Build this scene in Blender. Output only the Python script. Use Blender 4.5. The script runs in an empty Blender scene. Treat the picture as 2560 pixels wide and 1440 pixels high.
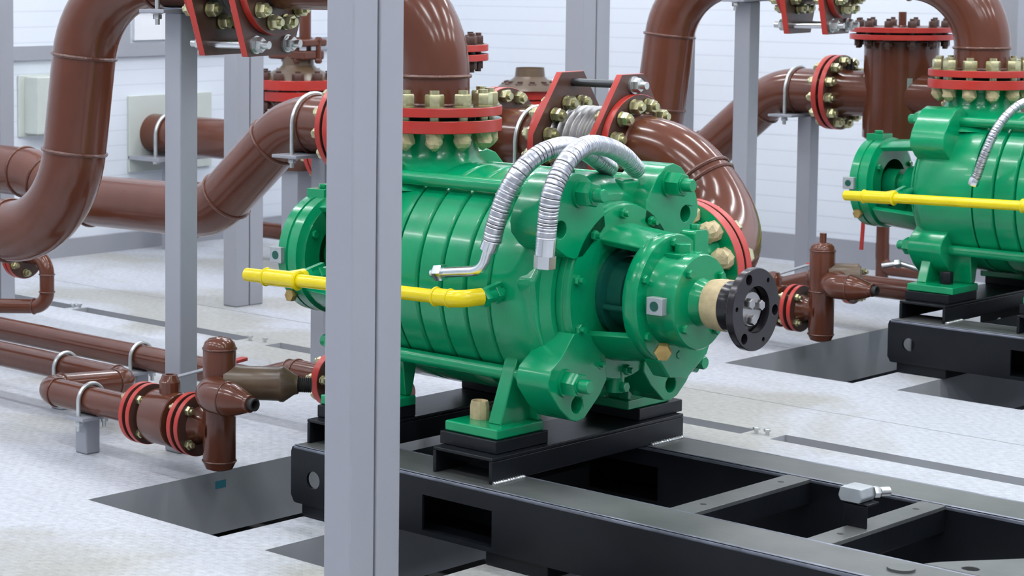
import bpy, math, random
from mathutils import Vector, Matrix
from mathutils.geometry import tessellate_polygon
random.seed(4)
PI = math.pi
V = Vector
sc = bpy.context.scene
col = sc.collection

# ------------------------------------------------------------------ materials
def new_mat(name):
    m = bpy.data.materials.new(name); m.use_nodes = True
    nt = m.node_tree; nt.nodes.clear()
    out = nt.nodes.new('ShaderNodeOutputMaterial')
    b = nt.nodes.new('ShaderNodeBsdfPrincipled')
    nt.links.new(b.outputs[0], out.inputs[0])
    return m, nt, b
def N(nt, typ, **kw):
    n = nt.nodes.new(typ)
    for k, v in kw.items(): setattr(n, k, v)
    return n
def paint(name, rgb, rough=.3, metal=0., var=.06, scale=8., bump=.0, bscale=60., coat=0., dust=None, dust_amt=.5, dust_scale=3., spec=.5):
    m, nt, b = new_mat(name)
    tc = N(nt, 'ShaderNodeTexCoord')
    nz = N(nt, 'ShaderNodeTexNoise'); nz.inputs['Scale'].default_value = scale; nz.inputs['Detail'].default_value = 4
    nt.links.new(tc.outputs['Object'], nz.inputs['Vector'])
    rp = N(nt, 'ShaderNodeValToRGB')
    rp.color_ramp.elements[0].position = .3; rp.color_ramp.elements[1].position = .7
    rp.color_ramp.elements[0].color = [c*(1-var) for c in rgb]+[1]
    rp.color_ramp.elements[1].color = [min(1, c*(1+var)) for c in rgb]+[1]
    nt.links.new(nz.outputs['Fac'], rp.inputs['Fac'])
    c = rp.outputs['Color']
    if dust:
        n2 = N(nt, 'ShaderNodeTexNoise'); n2.inputs['Scale'].default_value = dust_scale; n2.inputs['Detail'].default_value = 6
        nt.links.new(tc.outputs['Object'], n2.inputs['Vector'])
        r2 = N(nt, 'ShaderNodeValToRGB'); r2.color_ramp.elements[0].position = .45; r2.color_ramp.elements[1].position = .75
        r2.color_ramp.elements[0].color = (0, 0, 0, 1); r2.color_ramp.elements[1].color = (dust_amt,)*3+(1,)
        nt.links.new(n2.outputs['Fac'], r2.inputs['Fac'])
        mx = N(nt, 'ShaderNodeMix', data_type='RGBA')
        nt.links.new(r2.outputs['Color'], mx.inputs['Factor']); nt.links.new(c, mx.inputs['A'])
        mx.inputs['B'].default_value = list(dust)+[1]
        c = mx.outputs['Result']
    nt.links.new(c, b.inputs['Base Color'])
    b.inputs['Roughness'].default_value = rough; b.inputs['Metallic'].default_value = metal
    b.inputs['Specular IOR Level'].default_value = spec
    if coat: b.inputs['Coat Weight'].default_value = coat; b.inputs['Coat Roughness'].default_value = .08
    if bump:
        n3 = N(nt, 'ShaderNodeTexNoise'); n3.inputs['Scale'].default_value = bscale; n3.inputs['Detail'].default_value = 3
        nt.links.new(tc.outputs['Object'], n3.inputs['Vector'])
        bp = N(nt, 'ShaderNodeBump'); bp.inputs['Strength'].default_value = bump; bp.inputs['Distance'].default_value = .004
        nt.links.new(n3.outputs['Fac'], bp.inputs['Height']); nt.links.new(bp.outputs[0], b.inputs['Normal'])
    return m
GREEN = paint('green_paint', (.0004, .285, .112), .22, var=.10, scale=6, bump=.16, bscale=38, dust=(.02, .30, .14), dust_amt=.25, dust_scale=5, coat=.2, spec=.38)
DGREEN = paint('dark_green_paint', (.004, .10, .07), .4, var=.2, scale=14, bump=.15, bscale=50)
BROWN = paint('brown_paint', (.118, .036, .019), .16, var=.10, scale=5, bump=.03, bscale=30, dust=(.17, .075, .05), dust_amt=.3, dust_scale=2.2)
OLIVE = paint('dusty_brown_paint', (.115, .075, .045), .3, var=.18, scale=9, bump=.05)
WELD = paint('welded_brown', (.12, .045, .03), .17, var=.15, scale=30, bump=.6, bscale=110)
RED = paint('red_paint', (.47, .030, .021), .32, var=.10, scale=12, bump=.05, dust=(.46, .09, .07), dust_amt=.3, dust_scale=9)
FACE = paint('flange_face_brown', (.085, .04, .03), .35, var=.2, scale=14, bump=.08)
GREYP = paint('grey_post_paint', (.335, .345, .385), .42, var=.02, scale=3, bump=.02, bscale=140)
BLACK = paint('black_frame_paint', (.0075, .0090, .0120), .34, var=.25, scale=7, bump=.10, bscale=45, spec=.25)
GLOSS = paint('worn_edge_highlight', (.20, .215, .26), .38, metal=.55, var=.35, scale=12, bump=.15, bscale=60)  # worn paint on the beam edges; its pale tone also paints their highlight line
DUST_SHEEN = paint('dust_and_sheen_black', (.075, .080, .078), .42, var=.2, scale=5, bump=.10, bscale=45, dust=(.16, .165, .16), dust_amt=.6, dust_scale=3.5, spec=.6)  # lighter black for the tops: dust plus a grey ceiling reflection painted in
COUPL = paint('black_coupling_steel', (.022, .019, .024), .22, metal=.25, var=.2, scale=20)
STEEL = paint('bare_steel', (.46, .45, .45), .34, metal=.9, var=.12, scale=25, bump=.04)
CHROME = paint('bright_zinc', (.75, .77, .79), .22, metal=1., var=.06, scale=20)
ZINC = paint('galvanised', (.63, .65, .65), .32, metal=.85, var=.12, scale=30, bump=.05)
YZ = paint('yellow_zinc', (.52, .49, .29), .27, metal=.75, var=.22, scale=40)
TAPE = paint('masking_tape', (.56, .44, .255), .6, var=.16, scale=35, bump=.5, bscale=70)
YELLOW = paint('yellow_paint', (.80, .63, .004), .22, var=.06, scale=10, bump=.10, bscale=40)
BRASS = paint('brass', (.42, .29, .10), .4, metal=.5, var=.2, scale=40)
HOSEM = paint('hose_metal', (.54, .55, .59), .30, metal=.9, var=.12, scale=60)
CONC = paint('pit_concrete', (.10, .10, .105), .8, var=.25, scale=3, bump=.2, bscale=20)
PLATE = paint('pale_plate', (.56, .60, .56), .5, var=.03)
ROD = paint('dark_rod', (.09, .095, .10), .3, metal=.8)
GASKET = paint('gasket', (.02, .018, .018), .6)
WHITEP = paint('white_panel', (.80, .82, .85), .45, var=.02)
BLUEG = paint('blue_window_glass', (.10, .18, .30), .1, var=.3, scale=4)
BLUET = paint('turquoise_tape', (.04, .26, .33), .6)
SLABG = paint('steel_edge_grey', (.44, .455, .485), .45, var=.10, scale=2.5, bump=.04, bscale=60)
BOX = paint('instrument_grey', (.42, .45, .47), .42, metal=.35, var=.08, scale=30)

def floor_mat():
    m, nt, b = new_mat('floor_plate')
    tc = N(nt, 'ShaderNodeTexCoord')
    n1 = N(nt, 'ShaderNodeTexNoise'); n1.inputs['Scale'].default_value = .85; n1.inputs['Detail'].default_value = 5; n1.inputs['Distortion'].default_value = .6
    n2 = N(nt, 'ShaderNodeTexNoise'); n2.inputs['Scale'].default_value = 42; n2.inputs['Detail'].default_value = 5
    for n in (n1, n2): nt.links.new(tc.outputs['Object'], n.inputs['Vector'])
    r1 = N(nt, 'ShaderNodeValToRGB'); e = r1.color_ramp.elements
    e[0].position = .40; e[0].color = (.40, .40, .375, 1); e[1].position = .50; e[1].color = (.53, .55, .60, 1)
    nt.links.new(n1.outputs['Fac'], r1.inputs['Fac'])
    r2 = N(nt, 'ShaderNodeValToRGB'); e = r2.color_ramp.elements
    e[0].position = .3; e[0].color = (.82, .82, .82, 1); e[1].position = .7; e[1].color = (1.1, 1.1, 1.1, 1)
    nt.links.new(n2.outputs['Fac'], r2.inputs['Fac'])
    mx = N(nt, 'ShaderNodeMix', data_type='RGBA', blend_type='MULTIPLY'); mx.inputs['Factor'].default_value = 1
    nt.links.new(r1.outputs['Color'], mx.inputs['A']); nt.links.new(r2.outputs['Color'], mx.inputs['B'])
    nt.links.new(mx.outputs['Result'], b.inputs['Base Color'])
    b.inputs['Roughness'].default_value = .42
    # raised tread pattern: two crossed rows of small lozenges
    mp = N(nt, 'ShaderNodeMapping'); mp.inputs['Rotation'].default_value = (0, 0, PI/4); mp.inputs['Scale'].default_value = (34, 34, 34)
    nt.links.new(tc.outputs['Object'], mp.inputs['Vector'])
    ck = N(nt, 'ShaderNodeTexVoronoi'); ck.inputs['Scale'].default_value = 1.; ck.inputs['Randomness'].default_value = 0
    nt.links.new(mp.outputs[0], ck.inputs['Vector'])
    r3 = N(nt, 'ShaderNodeValToRGB'); e = r3.color_ramp.elements
    e[0].position = .18; e[0].color = (1, 1, 1, 1); e[1].position = .34; e[1].color = (0, 0, 0, 1)
    nt.links.new(ck.outputs['Distance'], r3.inputs['Fac'])
    bp = N(nt, 'ShaderNodeBump'); bp.inputs['Strength'].default_value = .35; bp.inputs['Distance'].default_value = .003
    nt.links.new(r3.outputs['Color'], bp.inputs['Height']); nt.links.new(bp.outputs[0], b.inputs['Normal'])
    return m
FLOOR = floor_mat()
def siding_mat():
    m, nt, b = new_mat('white_siding')
    tc = N(nt, 'ShaderNodeTexCoord'); sx = N(nt, 'ShaderNodeSeparateXYZ')
    nt.links.new(tc.outputs['Object'], sx.inputs[0])
    d = N(nt, 'ShaderNodeMath', operation='DIVIDE'); d.inputs[1].default_value = .085
    f = N(nt, 'ShaderNodeMath', operation='FRACT')
    nt.links.new(sx.outputs['Z'], d.inputs[0]); nt.links.new(d.outputs[0], f.inputs[0])
    r = N(nt, 'ShaderNodeValToRGB'); e = r.color_ramp.elements
    e[0].position = 0; e[0].color = (.63, .68, .75, 1); e[1].position = .09; e[1].color = (.76, .81, .88, 1)
    nt.links.new(f.outputs[0], r.inputs['Fac']); nt.links.new(r.outputs['Color'], b.inputs['Base Color'])
    r2 = N(nt, 'ShaderNodeValToRGB'); e = r2.color_ramp.elements
    e[0].position = 0; e[0].color = (0, 0, 0, 1); e[1].position = .12; e[1].color = (1, 1, 1, 1)
    nt.links.new(f.outputs[0], r2.inputs['Fac'])
    bp = N(nt, 'ShaderNodeBump'); bp.inputs['Strength'].default_value = .15; bp.inputs['Distance'].default_value = .004
    nt.links.new(r2.outputs['Color'], bp.inputs['Height']); nt.links.new(bp.outputs[0], b.inputs['Normal'])
    b.inputs['Roughness'].default_value = .5
    return m
SIDING = siding_mat()
def emit_mat(name, rgb, s):
    m = bpy.data.materials.new(name); m.use_nodes = True
    nt = m.node_tree; nt.nodes.clear()
    o = nt.nodes.new('ShaderNodeOutputMaterial'); e = nt.nodes.new('ShaderNodeEmission')
    e.inputs[0].default_value = list(rgb)+[1]; e.inputs[1].default_value = s
    nt.links.new(e.outputs[0], o.inputs[0]); return m
LAMP = emit_mat('lamp_diffuser', (.96, .98, 1.), 52)

# ------------------------------------------------------------------ mesh builder
def basis(a):
    a = V(a).normalized()
    t = V((0, 0, 1)) if abs(a.z) < .9 else V((1, 0, 0))
    u = t.cross(a).normalized()          # for horizontal axes: horizontal sideways direction
    w = a.cross(u).normalized()          # for horizontal axes: up
    return a, u, w
class MB:
    def __init__(s): s.v = []; s.f = []; s.m = []
    def add(s, vs, fs, mi=0):
        o = len(s.v); s.v += [V(p) for p in vs]
        for f in fs: s.f.append([i+o for i in f]); s.m.append(mi)
        return s
    def box(s, x0, x1, y0, y1, z0, z1, mi=0):
        vs = [(x, y, z) for x in (x0, x1) for y in (y0, y1) for z in (z0, z1)]
        return s.add(vs, [(0, 1, 3, 2), (4, 6, 7, 5), (0, 4, 5, 1), (2, 3, 7, 6), (0, 2, 6, 4), (1, 5, 7, 3)], mi)
    def obox(s, c, sx, sy, sz, rot, mi=0):
        vs = [V(c)+rot @ V((x*sx/2, y*sy/2, z*sz/2)) for x in (-1, 1) for y in (-1, 1) for z in (-1, 1)]
        return s.add(vs, [(0, 1, 3, 2), (4, 6, 7, 5), (0, 4, 5, 1), (2, 3, 7, 6), (0, 2, 6, 4), (1, 5, 7, 3)], mi)
    def prism(s, poly, org, axis, t0, t1, holes=(), mi=0, side_mi=None, uw=None):
        """extrude a 2-D outline (sideways, up) along axis from t0 to t1"""
        a, u, w = basis(axis)
        if uw: u, w = V(uw[0]), V(uw[1])
        org = V(org); loops = [list(poly)]+[list(h) for h in holes]
        flat = [p for l in loops for p in l]
        tris = tessellate_polygon([[V((p[0], p[1], 0)) for p in l] for l in loops])
        n = len(flat)
        vs = [org+a*t0+u*p[0]+w*p[1] for p in flat]+[org+a*t1+u*p[0]+w*p[1] for p in flat]
        flip = (u.cross(w)).dot(a) < 0
        fs = []
        for t in tris:
            p, q, r = [flat[i] for i in t]
            ccw = (q[0]-p[0])*(r[1]-p[1])-(q[1]-p[1])*(r[0]-p[0]) > 0
            t = tuple(t) if ccw != flip else tuple(reversed(t))
            fs.append(tuple(i+n for i in t)); fs.append(tuple(reversed(t)))
        s.add(vs, fs, mi)
        k = 0; sd = []
        for li, l in enumerate(loops):
            ar = sum(l[i][0]*l[(i+1) % len(l)][1]-l[(i+1) % len(l)][0]*l[i][1] for i in range(len(l)))
            out = (ar > 0) != (li > 0)
            if flip: out = not out
            for i in range(len(l)):
                x, y = k+i, k+(i+1) % len(l)
                q = (x, y, y+n, x+n)
                sd.append(q if out else q[::-1])
            k += len(l)
        o = len(s.v)-2*n
        for q in sd: s.f.append([i+o for i in q]); s.m.append(mi if side_mi is None else side_mi)
        return s
    def lathe(s, prof, org, axis, seg=48, a0=0, a1=2*PI, mis=None, mi=0, closed=False):
        """prof: list of (radius, height along axis); angle 0 = sideways, 90 deg = up"""
        a, u, w = basis(axis); org = V(org); full = abs(a1-a0-2*PI) < 1e-6
        n = seg if full else seg+1
        pts = list(prof)+([prof[0]] if closed else [])
        vs = []
        for r, h in pts:
            for i in range(n):
                t = a0+(a1-a0)*i/seg
                vs.append(org+a*h+(u*math.cos(t)+w*math.sin(t))*r)
        o = len(s.v); s.v += vs
        for j in range(len(pts)-1):
            m_ = mi if mis is None else mis[j]
            for i in range(seg):
                i2 = (i+1) % n if full else i+1
                q = [j*n+i, j*n+i2, (j+1)*n+i2, (j+1)*n+i]
                if pts[j][0] < 1e-6: q = [q[0], q[2], q[3]]
                elif pts[j+1][0] < 1e-6: q = [q[0], q[1], q[2]]
                s.f.append([k+o for k in q]); s.m.append(m_)
        if not full and closed:
            np_ = len(prof)
            s.f.append([o+j*n for j in range(np_)]); s.m.append(mi)
            s.f.append([o+j*n+seg for j in reversed(range(np_))]); s.m.append(mi)
        return s
    def cyl(s, p0, p1, r, r1=None, seg=32, mi=0):
        p0, p1 = V(p0), V(p1); r1 = r if r1 is None else r1; L = (p1-p0).length
        return s.lathe([(0, 0), (r, 0), (r1, L), (0, L)], p0, p1-p0, seg, mi=mi)
    def ring(s, c, axis, R, r, seg=48, k=8, mi=0):
        return s.lathe([(R+r*math.cos(2*PI*i/k), r*math.sin(2*PI*i/k)) for i in range(k)], c, axis, seg, mi=mi, closed=True)
    def hexp(s, p, axis, af, h, mi=0, ch=.12, seg=6, turn=0.):
        R = af/2/math.cos(PI/6)
        return s.lathe([(0, 0), (R*.95, 0), (R, h*ch), (R, h*(1-ch)), (R*.9, h), (0, h)], p, axis, seg, turn, turn+2*PI, mi=mi)
    def tube(s, pts, r, seg=20, caps=True, mi=0, radii=None):
        pts = [V(p) for p in pts]; n = len(pts)
        tan = []
        for i in range(n):
            d = (pts[min(i+1, n-1)]-pts[max(i-1, 0)]); tan.append(d.normalized())
        _, u, w = basis(tan[0]); vs = []
        for i in range(n):
            if i:
                q = tan[i-1].rotation_difference(tan[i]); u = (q @ u).normalized()
            w = tan[i].cross(u).normalized()
            rr = radii[i] if radii else r
            for k in range(seg):
                t = 2*PI*k/seg; vs.append(pts[i]+(u*math.cos(t)+w*math.sin(t))*rr)
        fs = []
        for i in range(n-1):
            for k in range(seg):
                k2 = (k+1) % seg
                fs.append((i*seg+k, i*seg+k2, (i+1)*seg+k2, (i+1)*seg+k))
        if caps: fs.append(tuple(reversed(range(seg)))); fs.append(tuple((n-1)*seg+k for k in range(seg)))
        return s.add(vs, fs, mi)
def smooth(me, ang=38):
    for p in me.polygons: p.use_smooth = True
    me.set_sharp_from_angle(angle=math.radians(ang))
def make_mesh(name, mb, mats, off=V((0, 0, 0)), ang=38):
    me = bpy.data.meshes.new(name)
    me.from_pydata([tuple(v-off) for v in mb.v], [], mb.f)
    for m in (mats if isinstance(mats, (list, tuple)) else [mats]): me.materials.append(m)
    me.polygons.foreach_set('material_index', mb.m)
    me.update(); smooth(me, ang); return me
def bev(o, w, seg=2, ang=40):
    if w:
        b = o.modifiers.new('bevel', 'BEVEL'); b.width = w; b.segments = seg; b.limit_method = 'ANGLE'; b.angle_limit = math.radians(ang)
        b.harden_normals = True
    return o
class Thing:
    def __init__(s, name, base, label, cat, group=None):
        o = bpy.data.objects.new(name, None); o.empty_display_size = .1
        col.objects.link(o); o.location = base; o['label'] = label; o['category'] = cat
        if group: o['group'] = group
        s.o = o; s.base = V(base)
    def part(s, name, mb, mat, parent=None, bevel=0, ang=38, label=None):
        me = make_mesh(name, mb, mat, s.base, ang)
        o = bpy.data.objects.new(name, me); col.objects.link(o); o.parent = parent or s.o
        if label: o['label'] = label
        return bev(o, bevel)
    def inst(s, name, me, pos, z, x=None, parent=None, label=None):
        """a copy of a small mesh modelled along +Z, put at pos with its Z along z"""
        z = V(z).normalized(); x = V(x) if x else basis(z)[1]
        x = (x-z*x.dot(z)).normalized(); y = z.cross(x)
        M = Matrix((x, y, z)).transposed().to_4x4(); M.translation = V(pos)-s.base
        o = bpy.data.objects.new(name, me); col.objects.link(o); o.parent = parent or s.o; o.matrix_local = M
        if label: o['label'] = label
        return o
def single(name, mb, mat, label, cat, group=None, bevel=0, base=None):
    lo = V([min(v[i] for v in mb.v) for i in range(3)]); hi = V([max(v[i] for v in mb.v) for i in range(3)])
    b = V(base) if base else V(((lo.x+hi.x)/2, (lo.y+hi.y)/2, lo.z))
    o = bpy.data.objects.new(name, make_mesh(name, mb, mat, b)); col.objects.link(o); o.location = b
    o['label'] = label; o['category'] = cat
    if group: o['group'] = group
    return bev(o, bevel)
def struct(name, mb, mat, bevel=0):
    o = bpy.data.objects.new(name, make_mesh(name, mb, mat)); col.objects.link(o); o['kind'] = 'structure'
    return bev(o, bevel)
def copy_tree(o, parent=None):
    c = o.copy(); col.objects.link(c)
    if parent: c.parent = parent
    for ch in list(o.children): copy_tree(ch, c)
    return c
def dup(t, off, label, group=None):
    c = copy_tree(t.o); c.location = V(t.o.location)+V(off); c['label'] = label
    if group: c['group'] = group
    return c
def circ(c, r, n=24): return [(c[0]+r*math.cos(2*PI*i/n), c[1]+r*math.sin(2*PI*i/n)) for i in range(n)]
def bend(pts, rb, n=14):
    """polyline with rounded corners; returns the dense path and the weld seams (point, direction)"""
    pts = [V(p) for p in pts]; out = [pts[0]]; welds = []
    for i in range(1, len(pts)-1):
        r = rb[i-1] if isinstance(rb, (list, tuple)) else rb
        d0 = (pts[i]-pts[i-1]).normalized(); d1 = (pts[i+1]-pts[i]).normalized()
        th = d0.angle(d1); t = r*math.tan(th/2)
        s_, e_ = pts[i]-d0*t, pts[i]+d1*t
        nrm = (d1-d0*d0.dot(d1)).normalized(); c = s_+nrm*r
        welds += [(s_, d0), (e_, d1)]
        for k in range(n+1):
            a = th*k/n; out.append(c+(-nrm*math.cos(a)+d0*math.sin(a))*r)
    out.append(pts[-1])
    res = [out[0]]
    for p in out[1:]:
        if (p-res[-1]).length > 1e-5: res.append(p)
    return res, welds
def spline(pts, n=12):
    pts = [V(p) for p in pts]; out = []
    P = [pts[0]*2-pts[1]]+pts+[pts[-1]*2-pts[-2]]
    for i in range(1, len(P)-2):
        for k in range(n):
            t = k/n; a, b, c, d = P[i-1], P[i], P[i+1], P[i+2]
            out.append(.5*((2*b)+(c-a)*t+(2*a-5*b+4*c-d)*t*t+(3*b-a-3*c+d)*t**3))
    return out+[pts[-1]]

# small shared meshes, all along +Z
def stud_mesh(name, half, af, nh, sd, mat, washer=True, far=True, ext=.014):
    m = MB(); m.cyl((0, 0, -half-(nh+ext if far else 0)), (0, 0, half+nh+ext), sd/2, seg=14)
    if washer: m.cyl((0, 0, half), (0, 0, half+.003), af*.62, seg=20)
    m.hexp((0, 0, half+.003), (0, 0, 1), af, nh)
    if far:
        if washer: m.cyl((0, 0, -half-.003), (0, 0, -half), af*.62, seg=20)
        m.hexp((0, 0, -half-.003-nh), (0, 0, 1), af, nh)
    return make_mesh(name, m, mat)
STUD_BIG = stud_mesh('stud_big', .0375, .049, .037, .03, YZ, far=False)
STUD_MID = stud_mesh('stud_mid', .029, .041, .028, .024, YZ)
STUD_BROWN = stud_mesh('stud_brown', .03, .034, .026, .022, FACE)
STUD_VALVE = stud_mesh('stud_valve', .058, .055, .036, .03, FACE)
STUD_SML = stud_mesh('stud_small', .021, .027, .017, .017, YZ)
HEAD_GREEN = make_mesh('cap_screw', MB().cyl((0, 0, -.004), (0, 0, .003), .018, seg=18).hexp((0, 0, .003), (0, 0, 1), .026, .014).cyl((0, 0, .017), (0, 0, .03), .0085, seg=14), GREEN)
HEAD_SMALL = make_mesh('cap_screw_small', MB().hexp((0, 0, 0), (0, 0, 1), .021, .012), GREEN)
HEAD_STEEL = make_mesh('end_screw', MB().hexp((0, 0, 0), (0, 0, 1), .025, .02), STEEL)
ROD_NUT = make_mesh('rod_nut', MB().cyl((0, 0, 0), (0, 0, .007), .039, seg=28).hexp((0, 0, .007), (0, 0, 1), .062, .042, turn=.3).cyl((0, 0, .049), (0, 0, .052), .026, seg=24).lathe([(.019, .04), (.019, .076), (.016, .08), (0, .08)], (0, 0, 0), (0, 0, 1), 24), GREEN)
ZNUT = make_mesh('zinc_nut', MB().cyl((0, 0, 0), (0, 0, .008), .029, seg=28).hexp((0, 0, .008), (0, 0, 1), .042, .024).cyl((0, 0, .032), (0, 0, .055), .0125, seg=16), ZINC)
def lump(seedv, r, h):
    random.seed(seedv); m = MB(); seg = 9; rows = 6; vs = []
    for j in range(rows):
        t = j/(rows-1); rr = r*(1.0 if t < .55 else math.cos((t-.55)/.45*PI/2*.92))
        for i in range(seg):
            a = 2*PI*i/seg+.2*j; k = rr*random.uniform(.86, 1.1); vs.append((k*math.cos(a), k*math.sin(a), -h*t*random.uniform(.94, 1.06)))
    fs = [(j*seg+i, (j+1)*seg+i, (j+1)*seg+(i+1) % seg, j*seg+(i+1) % seg) for j in range(rows-1) for i in range(seg)]
    fs.append(tuple((rows-1)*seg+i for i in reversed(range(seg))))
    m.add(vs, fs); return make_mesh('tape_wrap', m, TAPE, ang=20)
LUMPS = [lump(i, .027, .052) for i in range(4)]
LUMPS_L = [lump(10+i, .033, .06) for i in range(3)]
def flange(t, p, axis, R, th, bore, faces=FACE, name='flange', raised=.0, rim=RED):
    """flange plate centred on p: painted faces, red rim"""
    h = th/2; c = .0015
    m = MB().lathe([(bore, -h), (R-c, -h), (R, -h+c), (R, h-c), (R-c, h), (bore, h)], p, axis, 64, mis=[0, 1, 1, 1, 0, 0], closed=True)
    return t.part(name, m, [faces, rim])
def bolts(t, c, axis, Rb, n, me, start=0., name='stud_bolt', parent=None, only=None):
    a, u, w = basis(axis); r = []
    for i in range(n):
        an = start+2*PI*i/n
        d = u*math.cos(an)+w*math.sin(an)
        r.append(t.inst(name, me, V(c)+d*Rb, a, d, parent))
    return r
def pipe(t, pts, R, rb, name='pipe', mat=BROWN, seg=40, welds=True, bead=.0068, skip=()):
    path, ws = bend(pts, rb) if len(pts) > 2 else ([V(p) for p in pts], [])
    o = t.part(name, MB().tube(path, R, seg), mat, ang=50)
    if welds:
        for i, (p, d) in enumerate(ws):
            if i in skip: continue
            t.part('weld_seam', MB().ring(p, d, R+.001, bead, 40, 6), WELD, o)
    return o
def u_bolt(t, c, axis, R, r=.008, down=.14, plate_z=None, name='u_bolt', parent=None):
    """U-bolt over a horizontal pipe, legs going down through a plate, with nuts under it"""
    a, u, w = basis(axis); c = V(c); Ru = R+r+.001
    pts = [c-u*Ru-w*down]+[c-u*Ru*math.cos(PI*i/20)+w*Ru*math.sin(PI*i/20) for i in range(21)]+[c+u*Ru-w*down]
    o = t.part(name, MB().tube(pts, r, 14), ZINC, parent, ang=60)
    if plate_z is not None:
        for s_ in (-1, 1):
            p = c+u*Ru*s_; p.z = plate_z
            t.part('nut', MB().cyl(p-V((0, 0, .003)), p, r*2.3, seg=18).hexp(p-V((0, 0, .02)), (0, 0, 1), r*3.3, .016), ZINC, o)
    return o

D2 = V((0, 3.365, 0))
YA, ZA = 4.92, .70
# ------------------------------------------------------------------ the pump
def build_pump():
    t = Thing('centrifugal_pump', (-3.95, YA, .318), 'green multistage pump in the middle of the hall, behind the near grey post', 'pump', 'green multistage pumps')
    X = (1, 0, 0)
    O = V((0, YA, ZA))
    # casings along the shaft; heights are world x
    def L(prof, seg=72, **k): return MB().lathe([(r, x) for x, r in prof], O, X, seg, **k)
    xs = [-4.126, -4.038, -3.95, -3.862, -3.774]
    for a, b in zip(xs[:-1], xs[1:]):
        t.part('stage_section', L([(a, .29), (a+.0015, .315), (a+.004, .321), (a+.009, .325), (b-.009, .325), (b-.004, .321), (b-.0015, .315), (b, .29)]), GREEN, ang=30)
    sc_ = t.part('suction_casing', L([(-3.774, .29), (-3.7725, .322), (-3.766, .326), (-3.69, .326), (-3.655, .318), (-3.625, .295), (-3.605, .27), (-3.604, .249), (-3.57, .247), (-3.566, .243), (-3.566, .10), (-3.60, .10)]), GREEN, ang=30)
    dc = t.part('discharge_casing', L([(-4.126, .29), (-4.1275, .322), (-4.134, .326), (-4.34, .326), (-4.375, .31), (-4.405, .27), (-4.42, .22), (-4.445, .21), (-4.446, .09)]), GREEN, ang=30)
    # end ring groove line on the suction cover
    t.part('cover_rim', MB().lathe([(.247, -3.604), (.252, -3.602), (.252, -3.585), (.247, -3.583)], O, X, 72), GREEN, sc_)
    # ears
    up = [(.09, .19), (.10, .25), (.145, .31), (.185, .338), (.225, .346), (.262, .334), (.30, .30), (.338, .25), (.350, .215), (.345, .185), (.31, .15), (.262, .122), (.225, .112), (.19, .115)]
    lo = [(.10, -.10), (.235, -.09), (.29, -.15), (.335, -.18), (.348, -.21), (.342, -.235), (.295, -.29), (.25, -.325), (.218, -.335), (.185, -.331), (.12, -.278), (.085, -.235)]
    rods = []
    for sy in (-1, 1):
        for poly, hole, rod in ((up, (.287, .197), (.205, .289)), (lo, (.218, -.288), (.268, -.222))):
            for x0, x1, end in ((-3.685 if rod[1] > 0 else -3.66, -3.56 if rod[1] > 0 else -3.55, 1), (-4.38, -4.235, -1)):
                hs = [circ((hole[0]*sy, hole[1]), .024)] if end > 0 else []
                pl = [(p[0]*sy, p[1]) for p in poly]
                t.part('lug', MB().prism(pl, O, X, x0, x1, hs), GREEN, bevel=.006)
                nx = x1 if end > 0 else x0
                t.inst('rod_nut', ROD_NUT, O+V((nx, rod[0]*sy, rod[1])), (end, 0, 0))
            p = O+V((0, rod[0]*sy, rod[1]))
            t.part('tie_rod', MB().cyl(p+V((-4.3, 0, 0)), p+V((-3.6, 0, 0)), .0205, seg=28), GREEN)
    # ribs on the suction cover between the ears
    for sy in (-1, 1):
        t.part('casing_rib', MB().prism([(sy*.06, .20), (sy*.06, .305), (sy*.14, .305), (sy*.17, .20)], O, X, -3.68, -3.61), GREEN, bevel=.012)
        t.part('casing_rib', MB().prism([(sy*.24, -.20), (sy*.31, -.05), (sy*.325, .05), (sy*.26, .13), (sy*.20, .10)], O, X, -3.69, -3.625), GREEN, bevel=.015)
    # feet
    for xa, xb, wa, wb in ((-3.865, -3.68, -3.758, -3.713), (-4.345, -4.15, -4.335, -4.295)):
        for sy in (-1, 1):
            ya, yb = sorted((sy*.195, sy*.40))
            m = MB().box(xa, xb, YA+ya, YA+yb, .318, .347)
            m.prism([(sy*.205, -.354), (sy*.345, -.354), (sy*.335, -.33), (sy*.255, -.13), (sy*.235, -.10), (sy*.12, -.17), (sy*.16, -.25)], O, X, wa, wb)
            sgn = 1 if xa > -4 else -1
            if sgn > 0: m.prism([(sy*.20, -.354), (sy*.215, -.354), (sy*.23, -.2), (sy*.19, -.2)], O, X, -3.72, -3.685)
            else: m.prism([(sy*.205, -.354), (sy*.23, -.354), (sy*.25, -.20), (sy*.17, -.2)], O, X, -4.33, -4.16)
            f = t.part('foot', m, GREEN, bevel=.005)
            bx = -3.815 if xa > -4 else -4.225
            p = V((bx, YA+sy*.31, .347))
            if xa > -4: t.part('wrapped_bolt', MB().lathe([(.027, 0), (.027, .036), (.024, .05), (.019, .05), (.017, .042), (0, .042)], p, (0, 0, 1), 9), TAPE, f, ang=25)
            else: t.part('foot_bolt', MB().hexp(p, (0, 0, 1), .044, .05), BLACK, f)
    # nozzles
    nz = t.part('discharge_nozzle', MB().lathe([(.235, .25), (.20, .285), (.165, .31), (.142, .335), (.133, .365), (.131, .405), (.135, .414)], (-4.265, YA, ZA), (0, 0, 1), 56), GREEN)
    flange(t, (-4.265, YA, 1.1335), (0, 0, 1), .205, .037, .09, GREEN, 'discharge_flange')
    t.part('gasket', MB().cyl((-4.265, YA, 1.152), (-4.265, YA, 1.163), .125, seg=48), GASKET)
    t.part('suction_nozzle', MB().lathe([(.19, .22), (.165, .27), (.15, .31), (.145, .47), (.16, .53)], (-3.745, YA, ZA), (0, 1, 0), 56), GREEN)
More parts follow.
